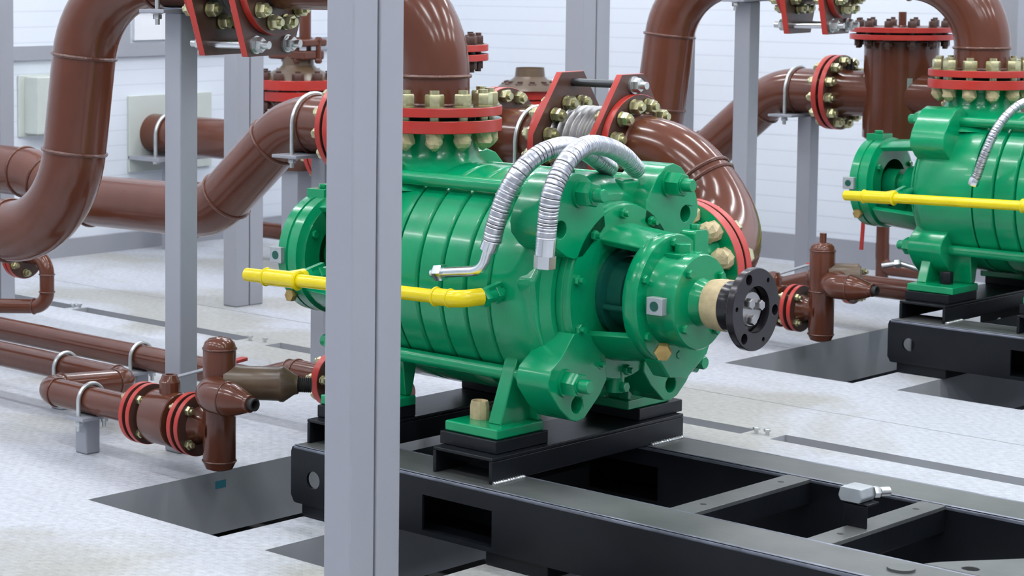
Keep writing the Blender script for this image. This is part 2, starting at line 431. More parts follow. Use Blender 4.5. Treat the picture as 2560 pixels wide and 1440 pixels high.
    flange(t, (-3.745, 5.469, ZA), (0, 1, 0), .205, .037, .09, GREEN, 'suction_flange')
    t.part('gasket', MB().cyl((-3.745, 5.487, ZA), (-3.745, 5.497, ZA), .125, seg=48), GASKET)
    # view-facing start so that a bolt shows at the near side
    for i in range(12):
        an = math.radians(-50+2+30*i)
        d = V((math.cos(an), math.sin(an), 0))
        t.inst('stud_bolt', STUD_BIG, V((-4.265, YA, 1.1525))+d*.167, (0, 0, 1), d)
        t.inst('tape_wrap', LUMPS[i % 4], V((-4.265, YA, 1.114))+d*.167, (0, 0, 1), d, label='beige masking tape over the nut')
    for i in range(12):
        an = math.radians(15+30*i)
        d = V((math.cos(an), 0, math.sin(an)))
        t.inst('stud_bolt', STUD_BIG, V((-3.745, 5.4875, ZA))+d*.167, (0, 1, 0), d)
        t.inst('tape_wrap', LUMPS_L[i % 3], V((-3.745, 5.4495, ZA))+d*.167, (0, 1, 0), d, label='beige masking tape over the nut')
    # vent plug on top
    t.part('plug', MB().cyl((-3.71, 4.86, ZA+.31), (-3.71, 4.86, ZA+.336), .016, seg=16), GREEN)
    # far small lug behind the discharge neck
    t.part('drain_boss', MB().cyl(O+V((-3.585, 0, -.225)), O+V((-3.585, 0, -.285)), .028, .024, seg=20).hexp(O+V((-3.56, 0, -.268)), X, .026, .016), GREEN)
    # bearing brackets: lantern with side windows, housing ring, cover
    def lantern(x0, x1, r0, r1, wins, nm):
        n = len(wins)
        for i in range(n):
            a0 = math.radians(wins[i][1]); a1 = math.radians(wins[(i+1) % n][0])
            if a1 < a0: a1 += 2*PI
            t.part(nm, MB().lathe([(r0, x0), (r1, x1), (r1-.022, x1), (r0-.022, x0)], O, X, 24, a0, a1, closed=True), GREEN, bevel=.004)
    # suction side; angle 0 = sideways u of basis(X)
    _, ux, wx = basis(X)
    s0 = 1 if ux.y > 0 else -1
    def ang(deg):                       # degrees measured from +Y towards +Z -> lathe angle
        return deg if s0 > 0 else 180-deg
    def wins(l):
        r = []
        for a, b in l:
            a, b = ang(a), ang(b)
            if a > b: a, b = b, a
            r.append((a % 360, b % 360))
        return sorted(r)
    lantern(-3.575, -3.425, .195, .178, wins([(126, 212), (-32, 54)]), 'bracket_arm')
    t.part('bracket_floor', MB().lathe([(.243, -3.567), (.243, -3.560), (.19, -3.560), (.15, -3.560), (.15, -3.567)], O, X, 64), GREEN)
    seal = t.part('shaft_seal', MB().lathe([(.125, -3.566), (.125, -3.55), (.10, -3.545), (.10, -3.50), (.085, -3.495), (.085, -3.455), (.05, -3.45), (.05, -3.40)], O, X, 48), DGREEN)
    t.part('gland_stud', MB().cyl(O+V((-3.56, -.105, -.03)), O+V((-3.46, -.105, -.03)), .009, seg=12), DGREEN, seal)
    t.part('gland_stud', MB().cyl(O+V((-3.56, .02, .112)), O+V((-3.46, .02, .112)), .009, seg=12), DGREEN, seal)
    ring = L([(-3.44, .155), (-3.44, .174), (-3.434, .178), (-3.40, .178), (-3.394, .174), (-3.394, .10)])
    bh = t.part('bearing_housing', ring, GREEN)
    t.part('sump', MB().prism([(-.05, -.12), (.165, -.02), (.175, -.12), (.15, -.17), (.06, -.225), (-.03, -.215), (-.075, -.165)], O, X, -3.44, -3.385), GREEN, bh, bevel=.006)
    t.part('boss', MB().prism([(.085, .10), (.155, .06), (.155, .165), (.147, .178), (.095, .180), (.085, .172)], O, X, -3.44, -3.39), GREEN, bh, bevel=.006)
    t.part('boss_plug', MB().hexp(O+V((-3.415, .12, .179)), (0, 0, 1), .024, .014), GREEN, bh)
    bc = t.part('bearing_cover', L([(-3.395, .132), (-3.385, .128), (-3.345, .126), (-3.343, .131), (-3.311, .131), (-3.306, .127), (-3.306, .066), (-3.302, .064), (-3.278, .056), (-3.276, .05)]), GREEN)
    cap = t.part('oil_cap', MB().box(-3.40, -3.34, YA-.05, YA+.05, ZA+.10, ZA+.130).cyl(O+V((-3.37, 0, .128)), O+V((-3.37, 0, .154)), .0225, seg=28), GREEN, bc, bevel=.002)
    sb = t.part('sensor_block', MB().box(-3.378, -3.328, 4.768, 4.81, .675, .722), BOX, bevel=.002)
    t.part('sensor_port', MB().cyl((-3.353, 4.7677, .699), (-3.353, 4.767, .699), .0135, seg=20), DGREEN, sb)
    t.part('drain_plug', MB().lathe([(0, -.02), (.0225, -.02), (.0225, .02), (0, .02)], (-3.352, 4.812, .572), (.55, -.83, -.05), 6), BRASS)
    for i in range(10):
        an = math.radians(22+36*i); t.inst('cover_bolt', HEAD_GREEN, O+V((-3.565, .222*math.cos(an), .222*math.sin(an))), X)
    for i in range(6):
        an = math.radians(35+60*i); t.inst('housing_bolt', HEAD_SMALL, O+V((-3.394, .156*math.cos(an), .156*math.sin(an))), X)
    for i in range(4):
        an = math.radians(38+90*i); t.inst('cover_screw', HEAD_SMALL, O+V((-3.306, .105*math.cos(an), .105*math.sin(an))), X)
    # shaft end: taped sleeve, coupling half
    t.part('tape_sleeve', L([(-3.277, .058), (-3.272, .066), (-3.25, .070), (-3.218, .070), (-3.215, .067)], 40), TAPE, label='beige masking tape round the shaft sleeve')
    cp = MB()
    cp.lathe([(.066, -3.2200), (.0685, -3.2170), (.0685, -3.1660), (.072, -3.1610), (.109, -3.1590), (.111, -3.1570), (.111, -3.1400), (.109, -3.1380)], O, X, 72)
    hl = [circ((s0*.09*math.cos(math.radians(a)), .09*math.sin(math.radians(a))), .0145, 20) for a in (114, -6, -126)]
    hl += [circ((s0*.091*math.cos(math.radians(a)), .091*math.sin(math.radians(a))), .0065, 14) for a in (54, 174, -66)]
    cpo = t.part('coupling_hub', cp, COUPL)
    m = MB().prism(circ((0, 0), .109, 72), O, X, -3.1592, -3.1378, hl+[circ((0, 0), .063, 48)])
    cf = t.part('coupling_flange', m, COUPL, cpo)
    t.part('shaft_end', L([(-3.1880, .062), (-3.1680, .062), (-3.1670, .047), (-3.1540, .047), (-3.1520, .045), (-3.1520, 0)], 48), STEEL, cpo)
    for y, z in ((-.027, .018), (.02, .010), (-.015, -.026)):
        t.inst('end_screw', HEAD_STEEL, O+V((-3.1520, y, z)), X, parent=cpo)
    # discharge-end bearing, overhanging the frame
    lantern(-4.66, -4.44, .18, .20, wins([(122, 214), (-34, 58)]), 'bracket_arm')
    t.part('bearing_housing', L([(-4.64, .10), (-4.64, .165), (-4.645, .17), (-4.655, .19), (-4.69, .19), (-4.694, .185), (-4.698, .185), (-4.70, .19), (-4.735, .188), (-4.74, .18), (-4.74, 0)]), GREEN)
    t.part('shaft_seal', L([(-4.66, .06), (-4.60, .06), (-4.60, .04), (-4.56, .04), (-4.56, .075), (-4.52, .08), (-4.50, .10), (-4.44, .10)], 48), GREEN)
    t.part('lug_boss', MB().box(-4.735, -4.66, 4.86, 4.94, .875, .905).hexp((-4.70, 4.90, .905), (0, 0, 1), .03, .014), GREEN, bevel=.003)
    sb = t.part('sensor_block', MB().box(-4.755, -4.705, 4.715, 4.745, .68, .73), BOX, bevel=.002)
    t.part('sensor_port', MB().cyl((-4.73, 4.7145, .705), (-4.73, 4.714, .705), .0135, seg=20), DGREEN, sb)
    t.part('drain_plug', MB().hexp((-4.71, 4.775, .575), (0, -1, 0), .035, .02), BRASS)
    for i in range(6):
        an = math.radians(30+60*i); t.inst('housing_bolt', HEAD_SMALL, O+V((-4.64, .145*math.cos(an), .145*math.sin(an))), X)
    return t
pump = build_pump()
dup(pump, D2, 'green multistage pump cut off by the right edge of the photo')

# ------------------------------------------------------------------ base frame
def build_frame():
    t = Thing('base_frame', (-2.95, YA, .0), 'black steel base frame under the near pump, empty motor end in front', 'frame', 'black pump base frames')
    x0, x1 = -4.365, -1.75
    rect = lambda a, b, c, d: [(a, c), (b, c), (b, d), (a, d)]
    for y0, y1, near in ((4.42, 4.615, True), (5.17, 5.355, False)):
        yf, yb = y0, y1
        _, u, w = basis((0, 1, 0)); sx = 1 if u.x > 0 else -1
        m = MB()
        holes = [[(sx*p[0], p[1]) for p in rect(-3.857, -3.612, .054, .154)], [(sx*p[0], p[1]) for p in rect(-2.30, -2.06, .054, .154)], circ((sx*-4.275, .118), .026, 24)]
        outer = [(sx*p[0], p[1]) for p in [(x0, .062), (x0+.012, .042), (x0+.02, .04), (x1, .04), (x1, .198), (x1, .21), (x0+.02, .21), (x0+.006, .205), (x0, .19)]]
        m.prism(outer, (0, 0, 0), (0, 1, 0), yf, yf+.009, holes)
        m.prism(outer, (0, 0, 0), (0, 1, 0), yb-.009, yb, holes[2:])
        b = t.part('beam', m, BLACK)
        t.part('beam_flange', MB().box(x0+.01, x1, yf+.004, yb-.004, .2, .2105), DUST_SHEEN, b, bevel=.004)
        t.part('beam_flange', MB().box(x0+.01, x1, yf+.004, yb-.004, .04, .05), BLACK, b)
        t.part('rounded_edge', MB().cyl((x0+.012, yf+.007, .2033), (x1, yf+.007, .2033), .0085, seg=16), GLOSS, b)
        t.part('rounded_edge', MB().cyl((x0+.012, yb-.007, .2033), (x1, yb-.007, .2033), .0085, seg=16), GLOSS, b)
        for xp in (-4.24, -3.55, -2.4):
            t.part('foot_plate', MB().box(xp-.09, xp+.12, yf+.01, yb-.01, .002, .04), BLACK, b, bevel=.003)
    # channels carrying the pump
    for xa, xb in ((-3.86, -3.65), (-4.345, -4.15)):
        m = MB().box(xa, xb, 4.465, 5.35, .272, .282).box(xa, xa+.012, 4.465, 5.35, .2105, .272).box(xb-.012, xb, 4.465, 5.35, .2105, .272)
        c = t.part('riser_channel', m, BLACK, bevel=.003)
        for ya, yb in ((4.508, 4.735), (5.16, 5.375)):
            t.part('pad', MB().box(xa-.012 if xa > -4 else xa, xb-.022 if xa > -4 else xb-.01, ya, yb, .282, .318), BLACK, c, bevel=.003)
        for ya, yb in ((4.468, 4.60), (5.185, 5.345)):
            n = 60; random.seed(int(ya*100))
            t.part('weld_bead', MB().tube([(xb+.003, ya+(yb-ya)*k/n, .2125) for k in range(n+1)], .005, 8, radii=[.0052+.0016*math.sin(k*1.35)+random.uniform(-.0006, .0006) for k in range(n+1)]), ZINC, c, label='shiny weld bead')
    # cross members towards the motor end
    for xa, xb in ((-3.188, -3.115), (-2.79, -2.722)):
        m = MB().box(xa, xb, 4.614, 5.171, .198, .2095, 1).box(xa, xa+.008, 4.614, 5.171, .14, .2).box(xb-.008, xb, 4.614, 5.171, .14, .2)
        c = t.part('cross_member', m, [BLACK, DUST_SHEEN], bevel=.002)
        for y in (4.715, 5.08):
            t.part('bolt_hole', MB().cyl(((xa+xb)/2, y, .2092), ((xa+xb)/2, y, .2099), .0085, seg=16), GASKET, c)
    _, u, w = basis((0, 0, 1))
    ux = u
    def xy(p): v = V((p[0], p[1], 0)); return (v.dot(u), v.dot(w))
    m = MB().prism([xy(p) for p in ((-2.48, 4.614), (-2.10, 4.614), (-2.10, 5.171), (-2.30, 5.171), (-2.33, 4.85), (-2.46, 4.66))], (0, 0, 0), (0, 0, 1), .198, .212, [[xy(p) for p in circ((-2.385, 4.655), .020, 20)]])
    t.part('corner_plate', m, DUST_SHEEN, bevel=.002)
    t.part('round_pad', MB().cyl((-2.49, 4.53, .2105), (-2.49, 4.53, .217), .032, seg=28), DUST_SHEEN)
    t.part('cross_plate', MB().box(-4.1, -3.9, 4.62, 5.17, .10, .2), BLACK)
    # junction box on an angle bracket
    br = t.part('angle_bracket', MB().box(-2.80, -2.735, 4.80, 4.806, .2095, .27).box(-2.80, -2.735, 4.80, 4.86, .264, .27), BLACK, bevel=.002)
    jb = t.part('junction_box', MB().prism([(-.028, 0), (.028, 0), (.034, .012), (.028, .036), (-.028, .036), (-.034, .012)], (-2.782, 4.835, .27), (0, 1, 0), -.035, .03), BOX, br, bevel=.004)
    t.part('cable_gland', MB().hexp((-2.755, 4.865, .29), (.55, .83, 0), .026, .016).cyl((-2.745, 4.878, .29), (-2.732, 4.90, .29), .012, seg=14), ZINC, br)
    return t
frame = build_frame()
dup(frame, D2, 'black steel base frame under the far pump at the right edge')

# ------------------------------------------------------------------ yellow drain pipe along each pump
def build_yellow():
    y = 4.455
    t = Thing('drain_pipe', (-4.2, y, .318), 'yellow pipe along the near pump, running behind the near grey post', 'pipe', 'yellow pipes along the pumps')
    R = .0195
    za, zb = .688, .704
    z = lambda x: za+(zb-za)*(x+4.40)/(.64)
    path, ws = bend([(-4.40, y, za), (-3.758, y, zb), (-3.735, y+.06, zb+.004)], .05)
    t.part('pipe', MB().tube(path, R, 24), YELLOW, ang=60)
    t.part('elbow', MB().tube([V((-3.845, y, z(-3.845)))]+[p for p in path if p.x > -3.84], R+.0045, 24), YELLOW, ang=60)
    t.part('elbow_rim', MB().ring((-3.845, y, z(-3.845)), (1, 0, 0), R+.004, .0045, 28, 8), YELLOW)
    t.part('elbow_rim', MB().ring((-3.795, y, z(-3.795)), (1, 0, 0), R+.004, .0035, 28, 8), YELLOW)
    t.part('tee', MB().cyl((-4.505, y, z(-4.505)), (-4.375, y, z(-4.375)), R+.0055, seg=28).cyl((-4.41, y, za), (-4.41, y+.06, za+.002), R+.005, seg=28), YELLOW)
    t.part('stub', MB().lathe([(0, 0), (R-.003, 0), (R+.001, .004), (R+.001, .1)], (-4.592, y, z(-4.592)), (1, 0, .025), 28), YELLOW)
    t.part('tee_rim', MB().ring((-4.505, y, z(-4.505)), (1, 0, 0), R+.005, .004, 28, 8), YELLOW)
    t.part('tee_rim', MB().ring((-4.375, y, z(-4.375)), (1, 0, 0), R+.004, .0065, 28, 8), YELLOW)
    for x, y0, z0 in ((-3.737, y+.05, zb), (-4.41, y+.05, za)):
        m = MB().cyl((x, y0, z0), (x+.005, y0+.14, z0+.008), .0195, seg=20).hexp((x, y0+.008, z0), (0, 1, .05), .048, .024).hexp((x, y0+.06, z0+.003), (0, 1, .05), .046, .02).obox((x+.004, y0+.045, z0+.024), .016, .085, .012, Matrix.Rotation(.2, 3, 'X'))
        t.part('union', m, GREEN, label='green union between the yellow pipe and the pump')
    return t
yl = build_yellow()
dup(yl, D2, 'yellow pipe along the far pump, running to the right edge')

# ------------------------------------------------------------------ braided hoses over the pump
def hose(t, pts, r):
    p = spline(pts, 40); L = [0.]
    for a, b in zip(p[:-1], p[1:]): L.append(L[-1]+(b-a).length)
    step = .0018; n = int(L[-1]/step); q = []; rad = []; j = 0
    random.seed(int(1000*r)+len(pts)); g = set(); k = 2
    while k < n-2:
        g.add(k); k += random.choice((4, 5, 5, 6, 7, 7, 9))
    dark = set(x for x in g if random.random() < .45)
    for i in range(n+1):
        sd = i*step
        while j < len(L)-2 and L[j+1] < sd: j += 1
        k = (sd-L[j])/max(1e-9, L[j+1]-L[j]); q.append(p[j].lerp(p[j+1], min(1, k)))
        rad.append(r*(.955 if i in g or i-1 in g else 1.0+random.uniform(-.006, .004)))
    m = MB().tube(q, r, 26, radii=rad)
    for f in range(n*26):
        if f//26 in dark: m.m[f] = 1
    return t.part('braided_sleeve', m, [HOSEM, GASKET], ang=25)
t = Thing('flexible_hose', (-3.7, 4.55, 1.0), 'corrugated metal hose ending in a bent tube pointing back along the near pump', 'hose', 'metal hoses over the pumps')
h = hose(t, [(-3.705, 4.52, .862), (-3.694, 4.52, .905), (-3.671, 4.53, .982), (-3.644, 4.56, 1.054), (-3.625, 4.62, 1.099), (-3.606, 4.70, 1.117), (-3.63, 4.82, 1.096), (-3.665, 4.93, 1.061), (-3.69, 5.02, 1.03)], .0265)
path, _ = bend([(-3.895, 4.52, .756), (-3.737, 4.52, .7785), (-3.7065, 4.52, .868)], .055)
t.part('bent_tube', MB().tube(path, .0152, 24), CHROME, ang=60)
t.part('ferrule', MB().tube([(-3.717, 4.52, .838), (-3.706, 4.52, .865), (-3.694, 4.52,   .905)], .0245, 28), CHROME)
t.part('union_nut', MB().hexp((-3.872, 4.52, .7593), (-1, 0, -.14), .043, .03).cyl((-3.90, 4.52, .7554), (-3.916, 4.52, .753), .017, .013, seg=20), CHROME)
t = Thing('flexible_hose', (-3.52, 4.55, 1.0), 'corrugated metal hose hanging with an open nut beside the near pump cover', 'hose', 'metal hoses over the pumps')
hose(t, [(-3.509, 4.5, .85), (-3.507, 4.5, .88), (-3.503, 4.5, .935), (-3.492, 4.5, 1.004), (-3.488, 4.53, 1.062), (-3.49, 4.58, 1.105), (-3.511, 4.68, 1.126), (-3.549, 4.82, 1.110), (-3.59, 4.95, 1.075), (-3.62, 5.05, 1.03)], .0268)
t.part('ferrule', MB().cyl((-3.509, 4.5, .845), (-3.505, 4.5, .89), .027, seg=28), CHROME)
t.part('union_nut', MB().lathe([(.016, .03), (.018, .002), (.024, 0), (.029, .003), (.029, .036), (.022, .04), (0, .04)], (-3.511, 4.5, .808), (.05, 0, 1), 6), CHROME, ang=25)
t = Thing('flexible_hose', (-3.98, 7.92, .95), 'metal hose hanging over the far pump near the right edge', 'hose', 'metal hoses over the pumps')
hose(t, [(-4.068, 7.88, .785), (-4.060, 7.88, .804), (-4.033, 7.88, .883), (-4.001, 7.9, .977), (-3.967, 7.94, 1.046), (-3.935, 8.0, 1.084), (-3.896, 8.1, 1.09), (-3.87, 8.2, 1.07), (-3.86, 8.29, 1.03)], .0175)
t.part('union_nut', MB().hexp((-4.078, 7.88, .758), (.1, 0, .3), .034, .03), CHROME)

# ------------------------------------------------------------------ pipework of one pump, then its twin
U2 = {}
def twin(t, label, off=D2): return dup(t, off, label)
R = .108
DA, DB = V((-4.265, YA, 1.577)), V((-5.575, 4.665, 1.577))
dd = (DA-DB).normalized()                      # towards the pump
pl1 = DB+dd*.553; pl2 = pl1+dd*.165            # the two plates of the upper joint (left faces)
# discharge riser with elbow
t = Thing('discharge_riser', (-4.265, YA, 1.163), 'glossy brown elbow pipe rising from the top flange of the near pump', 'pipe', 'elbow pipes on top of the pumps')
pipe(t, [(-4.265, YA, 1.165), DA, pl2+dd*.07], R, .30)
flange(t, (-4.265, YA, 1.1765), (0, 0, 1), .205, .027, .10, FACE)
f2 = pl2+dd*.038
flange(t, f2, dd, .19, .026, .1, FACE)
t.part('weld_seam', MB().ring((-4.265, YA, 1.193), (0, 0, 1), R+.002, .006, 48, 6), WELD)
twin(t, 'brown elbow pipe rising from the top flange of the far pump, top right corner')
# expansion joint, upper
def bellows(t, a, b, Rb, n=9):
    a, b = V(a), V(b); L = (b-a).length; prof = []
    for i in range(n*8+1):
        x = i/8; prof.append((Rb+.014*math.cos(2*PI*x), L*i/(n*8)))
    t.part('bellows', MB().lathe(prof, a, b-a, 56), STEEL, ang=60, label='shiny steel bellows')
def exp_joint(t, a, ax, poly, gap, rods, ringR, sbolt=.143, nb=12, th=.024, start=15):
    """two lugged plates at distance gap along ax, starting at a (outer face of the first)"""
    ax = V(ax).normalized(); a = V(a)
    hole = [circ((0, 0), .075, 32)]
    for k, s_ in ((0, 0), (1, gap)):
        t.part('lug_plate', MB().prism(poly, a, ax, s_, s_+th, hole, mi=0, side_mi=1), [FACE, RED], bevel=.002)
    bellows(t, a+ax*th, a+ax*gap, .118, 8)
    _, u, w = basis(ax)
    for ru, rw in rods:
        p = a+u*ru+w*rw
        rd = t.part('limit_rod', MB().cyl(p-ax*.03, p+ax*(gap+th+.03), .0135, seg=18), CHROME if ru else ROD)
        t.inst('rod_nut', ZNUT, p+ax*(gap+th), ax, parent=rd)
        t.inst('rod_nut', ZNUT, p, -ax, parent=rd)
    for e, s_ in ((-1, -.013), (1, gap+th+.013)):
        c = a+ax*s_
        bolts(t, c+ax*(-e*.012), ax*e, sbolt, nb, STUD_MID, math.radians(start))
up_poly = [(-.125, -.255), (.125, -.255), (.205, -.06), (.205, .06), (.125, .255), (-.125, .255), (-.205, .06), (-.205, -.06)]
t = Thing('expansion_joint', pl1-V((0, 0, .255)), 'red edged bellows joint at the top left, right of the tall grey post', 'pipe joint', 'bellows joints in the pipes')
exp_joint(t, pl1, dd, up_poly, .165, [(-.088, -.218), (.088, -.218), (-.088, .218), (.088, .218)], .19, .153)
twin(t, 'red edged bellows joint at the top edge, above the far strainer')
# drop pipe: from the joint over the tall post and down to the left
t = Thing('discharge_pipe', (-5.6, 4.655, .60), 'thick glossy brown pipe bending down at the left, in front of the left wall', 'pipe', 'thick brown drop pipes')
fl = pl1-dd*.015
pipe(t, [pl1-dd*.005, DB+V((.02, 0, 0)), (-5.635, 4.61, .685), (-7.4, 4.55, .665)], R, [.305, .328])
flange(t, fl, dd, .19, .026, .1, FACE)
twin(t, 'thick brown pipe bending down behind the lower bellows joint')
# tall post under it
def post_support(name, xy, w, top, pipe_c, axis, R, label, plate=(.14, .11), cat='pipe support', group='grey pipe supports', base_z=0., side=None, ur=.008):
    x, y = xy
    t = Thing(name, (x, y, base_z), label, cat, group)
    t.part('post', MB().box(x-w/2, x+w/2, y-w/2, y+w/2, base_z, top-.012), GREYP, bevel=.006)
    a, u, w_ = basis(axis); c = V(pipe_c)
    rot = Matrix((V(a), V(u), V((0, 0, 1)))).transposed()
    pc = V((c.x, c.y, top-.006))
    t.part('top_plate', MB().obox(pc, plate[0], plate[1]*2, .012, rot), GREYP, bevel=.002)
    u_bolt(t, c, axis, R, ur, down=c.z-top+.05, plate_z=top-.012)
    return t
pc = DB+dd*.38
tp = post_support('pipe_support', (-5.199, 4.745), .078, 1.467, (pc.x, pc.y, 1.577), dd, R, 'tall grey square post at the left holding up the thick brown pipe', (.10, .15))
twin(tp, 'tall grey square post left of the far strainer, in front of the back wall', D2+V((-.05, 0, 0)))
# support at the left edge
post_support('pipe_support', (-6.205, 4.60), .085, .56, (-6.19, 4.588, .67), (1, 0, 0), R, 'grey post at the left edge under the lower end of the thick brown pipe', (.12, .15))
# suction pipe from the low run up to the strainer
YS, ZS = 5.87, 1.008
t = Thing('suction_pipe', (-5.9, YS, .50), 'brown pipe rising at an angle from left to the strainer behind the near post', 'pipe', 'rising suction pipes')
pipe(t, [(-5.50, YS, ZS), (-5.80, YS, ZS), (-6.245, YS, .625), (-7.08, YS, .608), (-7.38, YS, .70), (-8.4, YS, .70)], R, [.33, .30, .5, .5])
flange(t, (-5.498, YS, ZS), (1, 0, 0), .178, .026, .1, FACE)
twin(t, 'brown pipe rising at an angle to the far strainer, behind the thick elbow')
ts = post_support('pipe_support', (-5.625, YS+.0), .075, .898, (-5.685, YS, ZS), (1, 0, 0), R, 'short grey post with U-bolt just left of the near double post', (.13, .16))
twin(ts, 'short grey post with U-bolt left of the far strainer')
# strainer
SX, SY = -5.165, 5.90
t = Thing('strainer', (SX, YS+.04, .55), 'brown strainer drum behind the near double post, red lid edge showing', 'strainer', 'strainer drums')
YT = YS+.03
body = t.part('drum', MB().lathe([(0, .80), (.155, .80), (.167, .81), (.167, 1.275), (.172, 1.280)], (SX, YT, 0), (0, 0, 1), 56), BROWN)
t.part('weld_seam', MB().ring((SX, YT, 1.260), (0, 0, 1), .168, .006, 48, 6), WELD, body)
flange(t, (SX, YT, 1.280), (0, 0, 1), .234, .024, .16, FACE, 'body_flange')
t.part('gasket', MB().cyl((SX, YT, 1.292), (SX, YT, 1.302), .19, seg=48), GASKET)
flange(t, (SX, YT, 1.314), (0, 0, 1), .233, .024, .0, FACE, 'lid')
t.part('vent_stub', MB().cyl((SX, YT, 1.325), (SX, YT, 1.395), .018, seg=20).ring((SX, YT, 1.328), (0, 0, 1), .018, .005, 20, 6), BROWN)
bolts(t, (SX, YT, 1.297), (0, 0, 1), .197, 12, STUD_BROWN, .2)
t.part('name_plate', MB().prism([(-.012, -.045), (.012, -.045), (.012, .045), (-.012, .045)], (SX, YT, ZS+.04), V((.72, -.78, 0)), .1665, .1685), STEEL)
for sx, xe in ((-1, -5.472), (1, -4.79)):
    t.part('nozzle', MB().lathe([(.108, 0), (.108, abs(xe-SX)-.07), (.125, abs(xe-SX)-.01)], (SX, YS, ZS), (sx, 0, 0), 48), BROWN)
    flange(t, (xe+sx*-.013, YS, ZS), (1, 0, 0), .178, .026, .09, FACE, 'nozzle_flange')
    t.part('gasket', MB().cyl((xe, YS, ZS), (xe+sx*.0065, YS, ZS), .13, seg=40), GASKET)
    bolts(t, (xe+sx*.002, YS, ZS), (1, 0, 0), .15, 12, STUD_MID, .13)
t.part('gauge_stub', MB().cyl((SX-.25, YS, ZS+.1), (SX-.25, YS, ZS+.16), .016, seg=16), GASKET)
twin(t, 'brown strainer drum with red lid flange, left of the far pump')
# suction pipe between strainer and lower joint
t = Thing('pipe_spool', (-4.62, YS, .90), 'short brown pipe between the strainer and the lower bellows joint', 'pipe', 'short suction pipes')
XJ = -4.495
pipe(t, [(-4.778, YS, ZS), (XJ-.005, YS, ZS)], R, .3)
flange(t, (-4.765, YS, ZS), (1, 0, 0), .178, .026, .1, FACE)
flange(t, (XJ-.014, YS, ZS), (1, 0, 0), .178, .026, .1, FACE)
twin(t, 'short brown pipe right of the far strainer')
ts = post_support('pipe_support', (-4.62, YS), .075, .898, (-4.62, YS, ZS), (1, 0, 0), R, 'U-bolt support with hidden post behind the near pump discharge', (.13, .16))
lo_poly = [(-.21, -.05), (-.06, -.243), (.06, -.243), (.21, -.05), (.21, .04), (.06, .243), (-.06, .243), (-.21, .04)]
t = Thing('expansion_joint', (XJ+.13, YS, ZS-.255), 'red edged bellows joint with steel rod above the near pump hoses', 'pipe joint', 'bellows joints in the pipes')
exp_joint(t, (XJ, YS, ZS), (1, 0, 0), lo_poly, .245, [(0, .207), (0, -.207)], .178)
# elbow down to the suction flange
t = Thing('suction_elbow', (-4.0, YS, .60), 'big glossy brown double elbow curving down behind the near pump', 'pipe', 'suction elbows')
xs_ = -3.745
c45 = math.sqrt(.5)
e0 = V((xs_, 5.50, ZA)); e1 = V((xs_, YS, ZA)); rise = ZS-ZA
e2 = e1+V((-rise, 0, rise)); e3 = V((XJ+.245+.024, YS, ZS))
pipe(t, [e0, e1, e2, e3], R, [.285, .30])
flange(t, (xs_, 5.5105, ZA), (0, 1, 0), .205, .027, .1, FACE)
flange(t, (XJ+.245+.024+.014, YS, ZS), (1, 0, 0), .178, .026, .1, FACE)

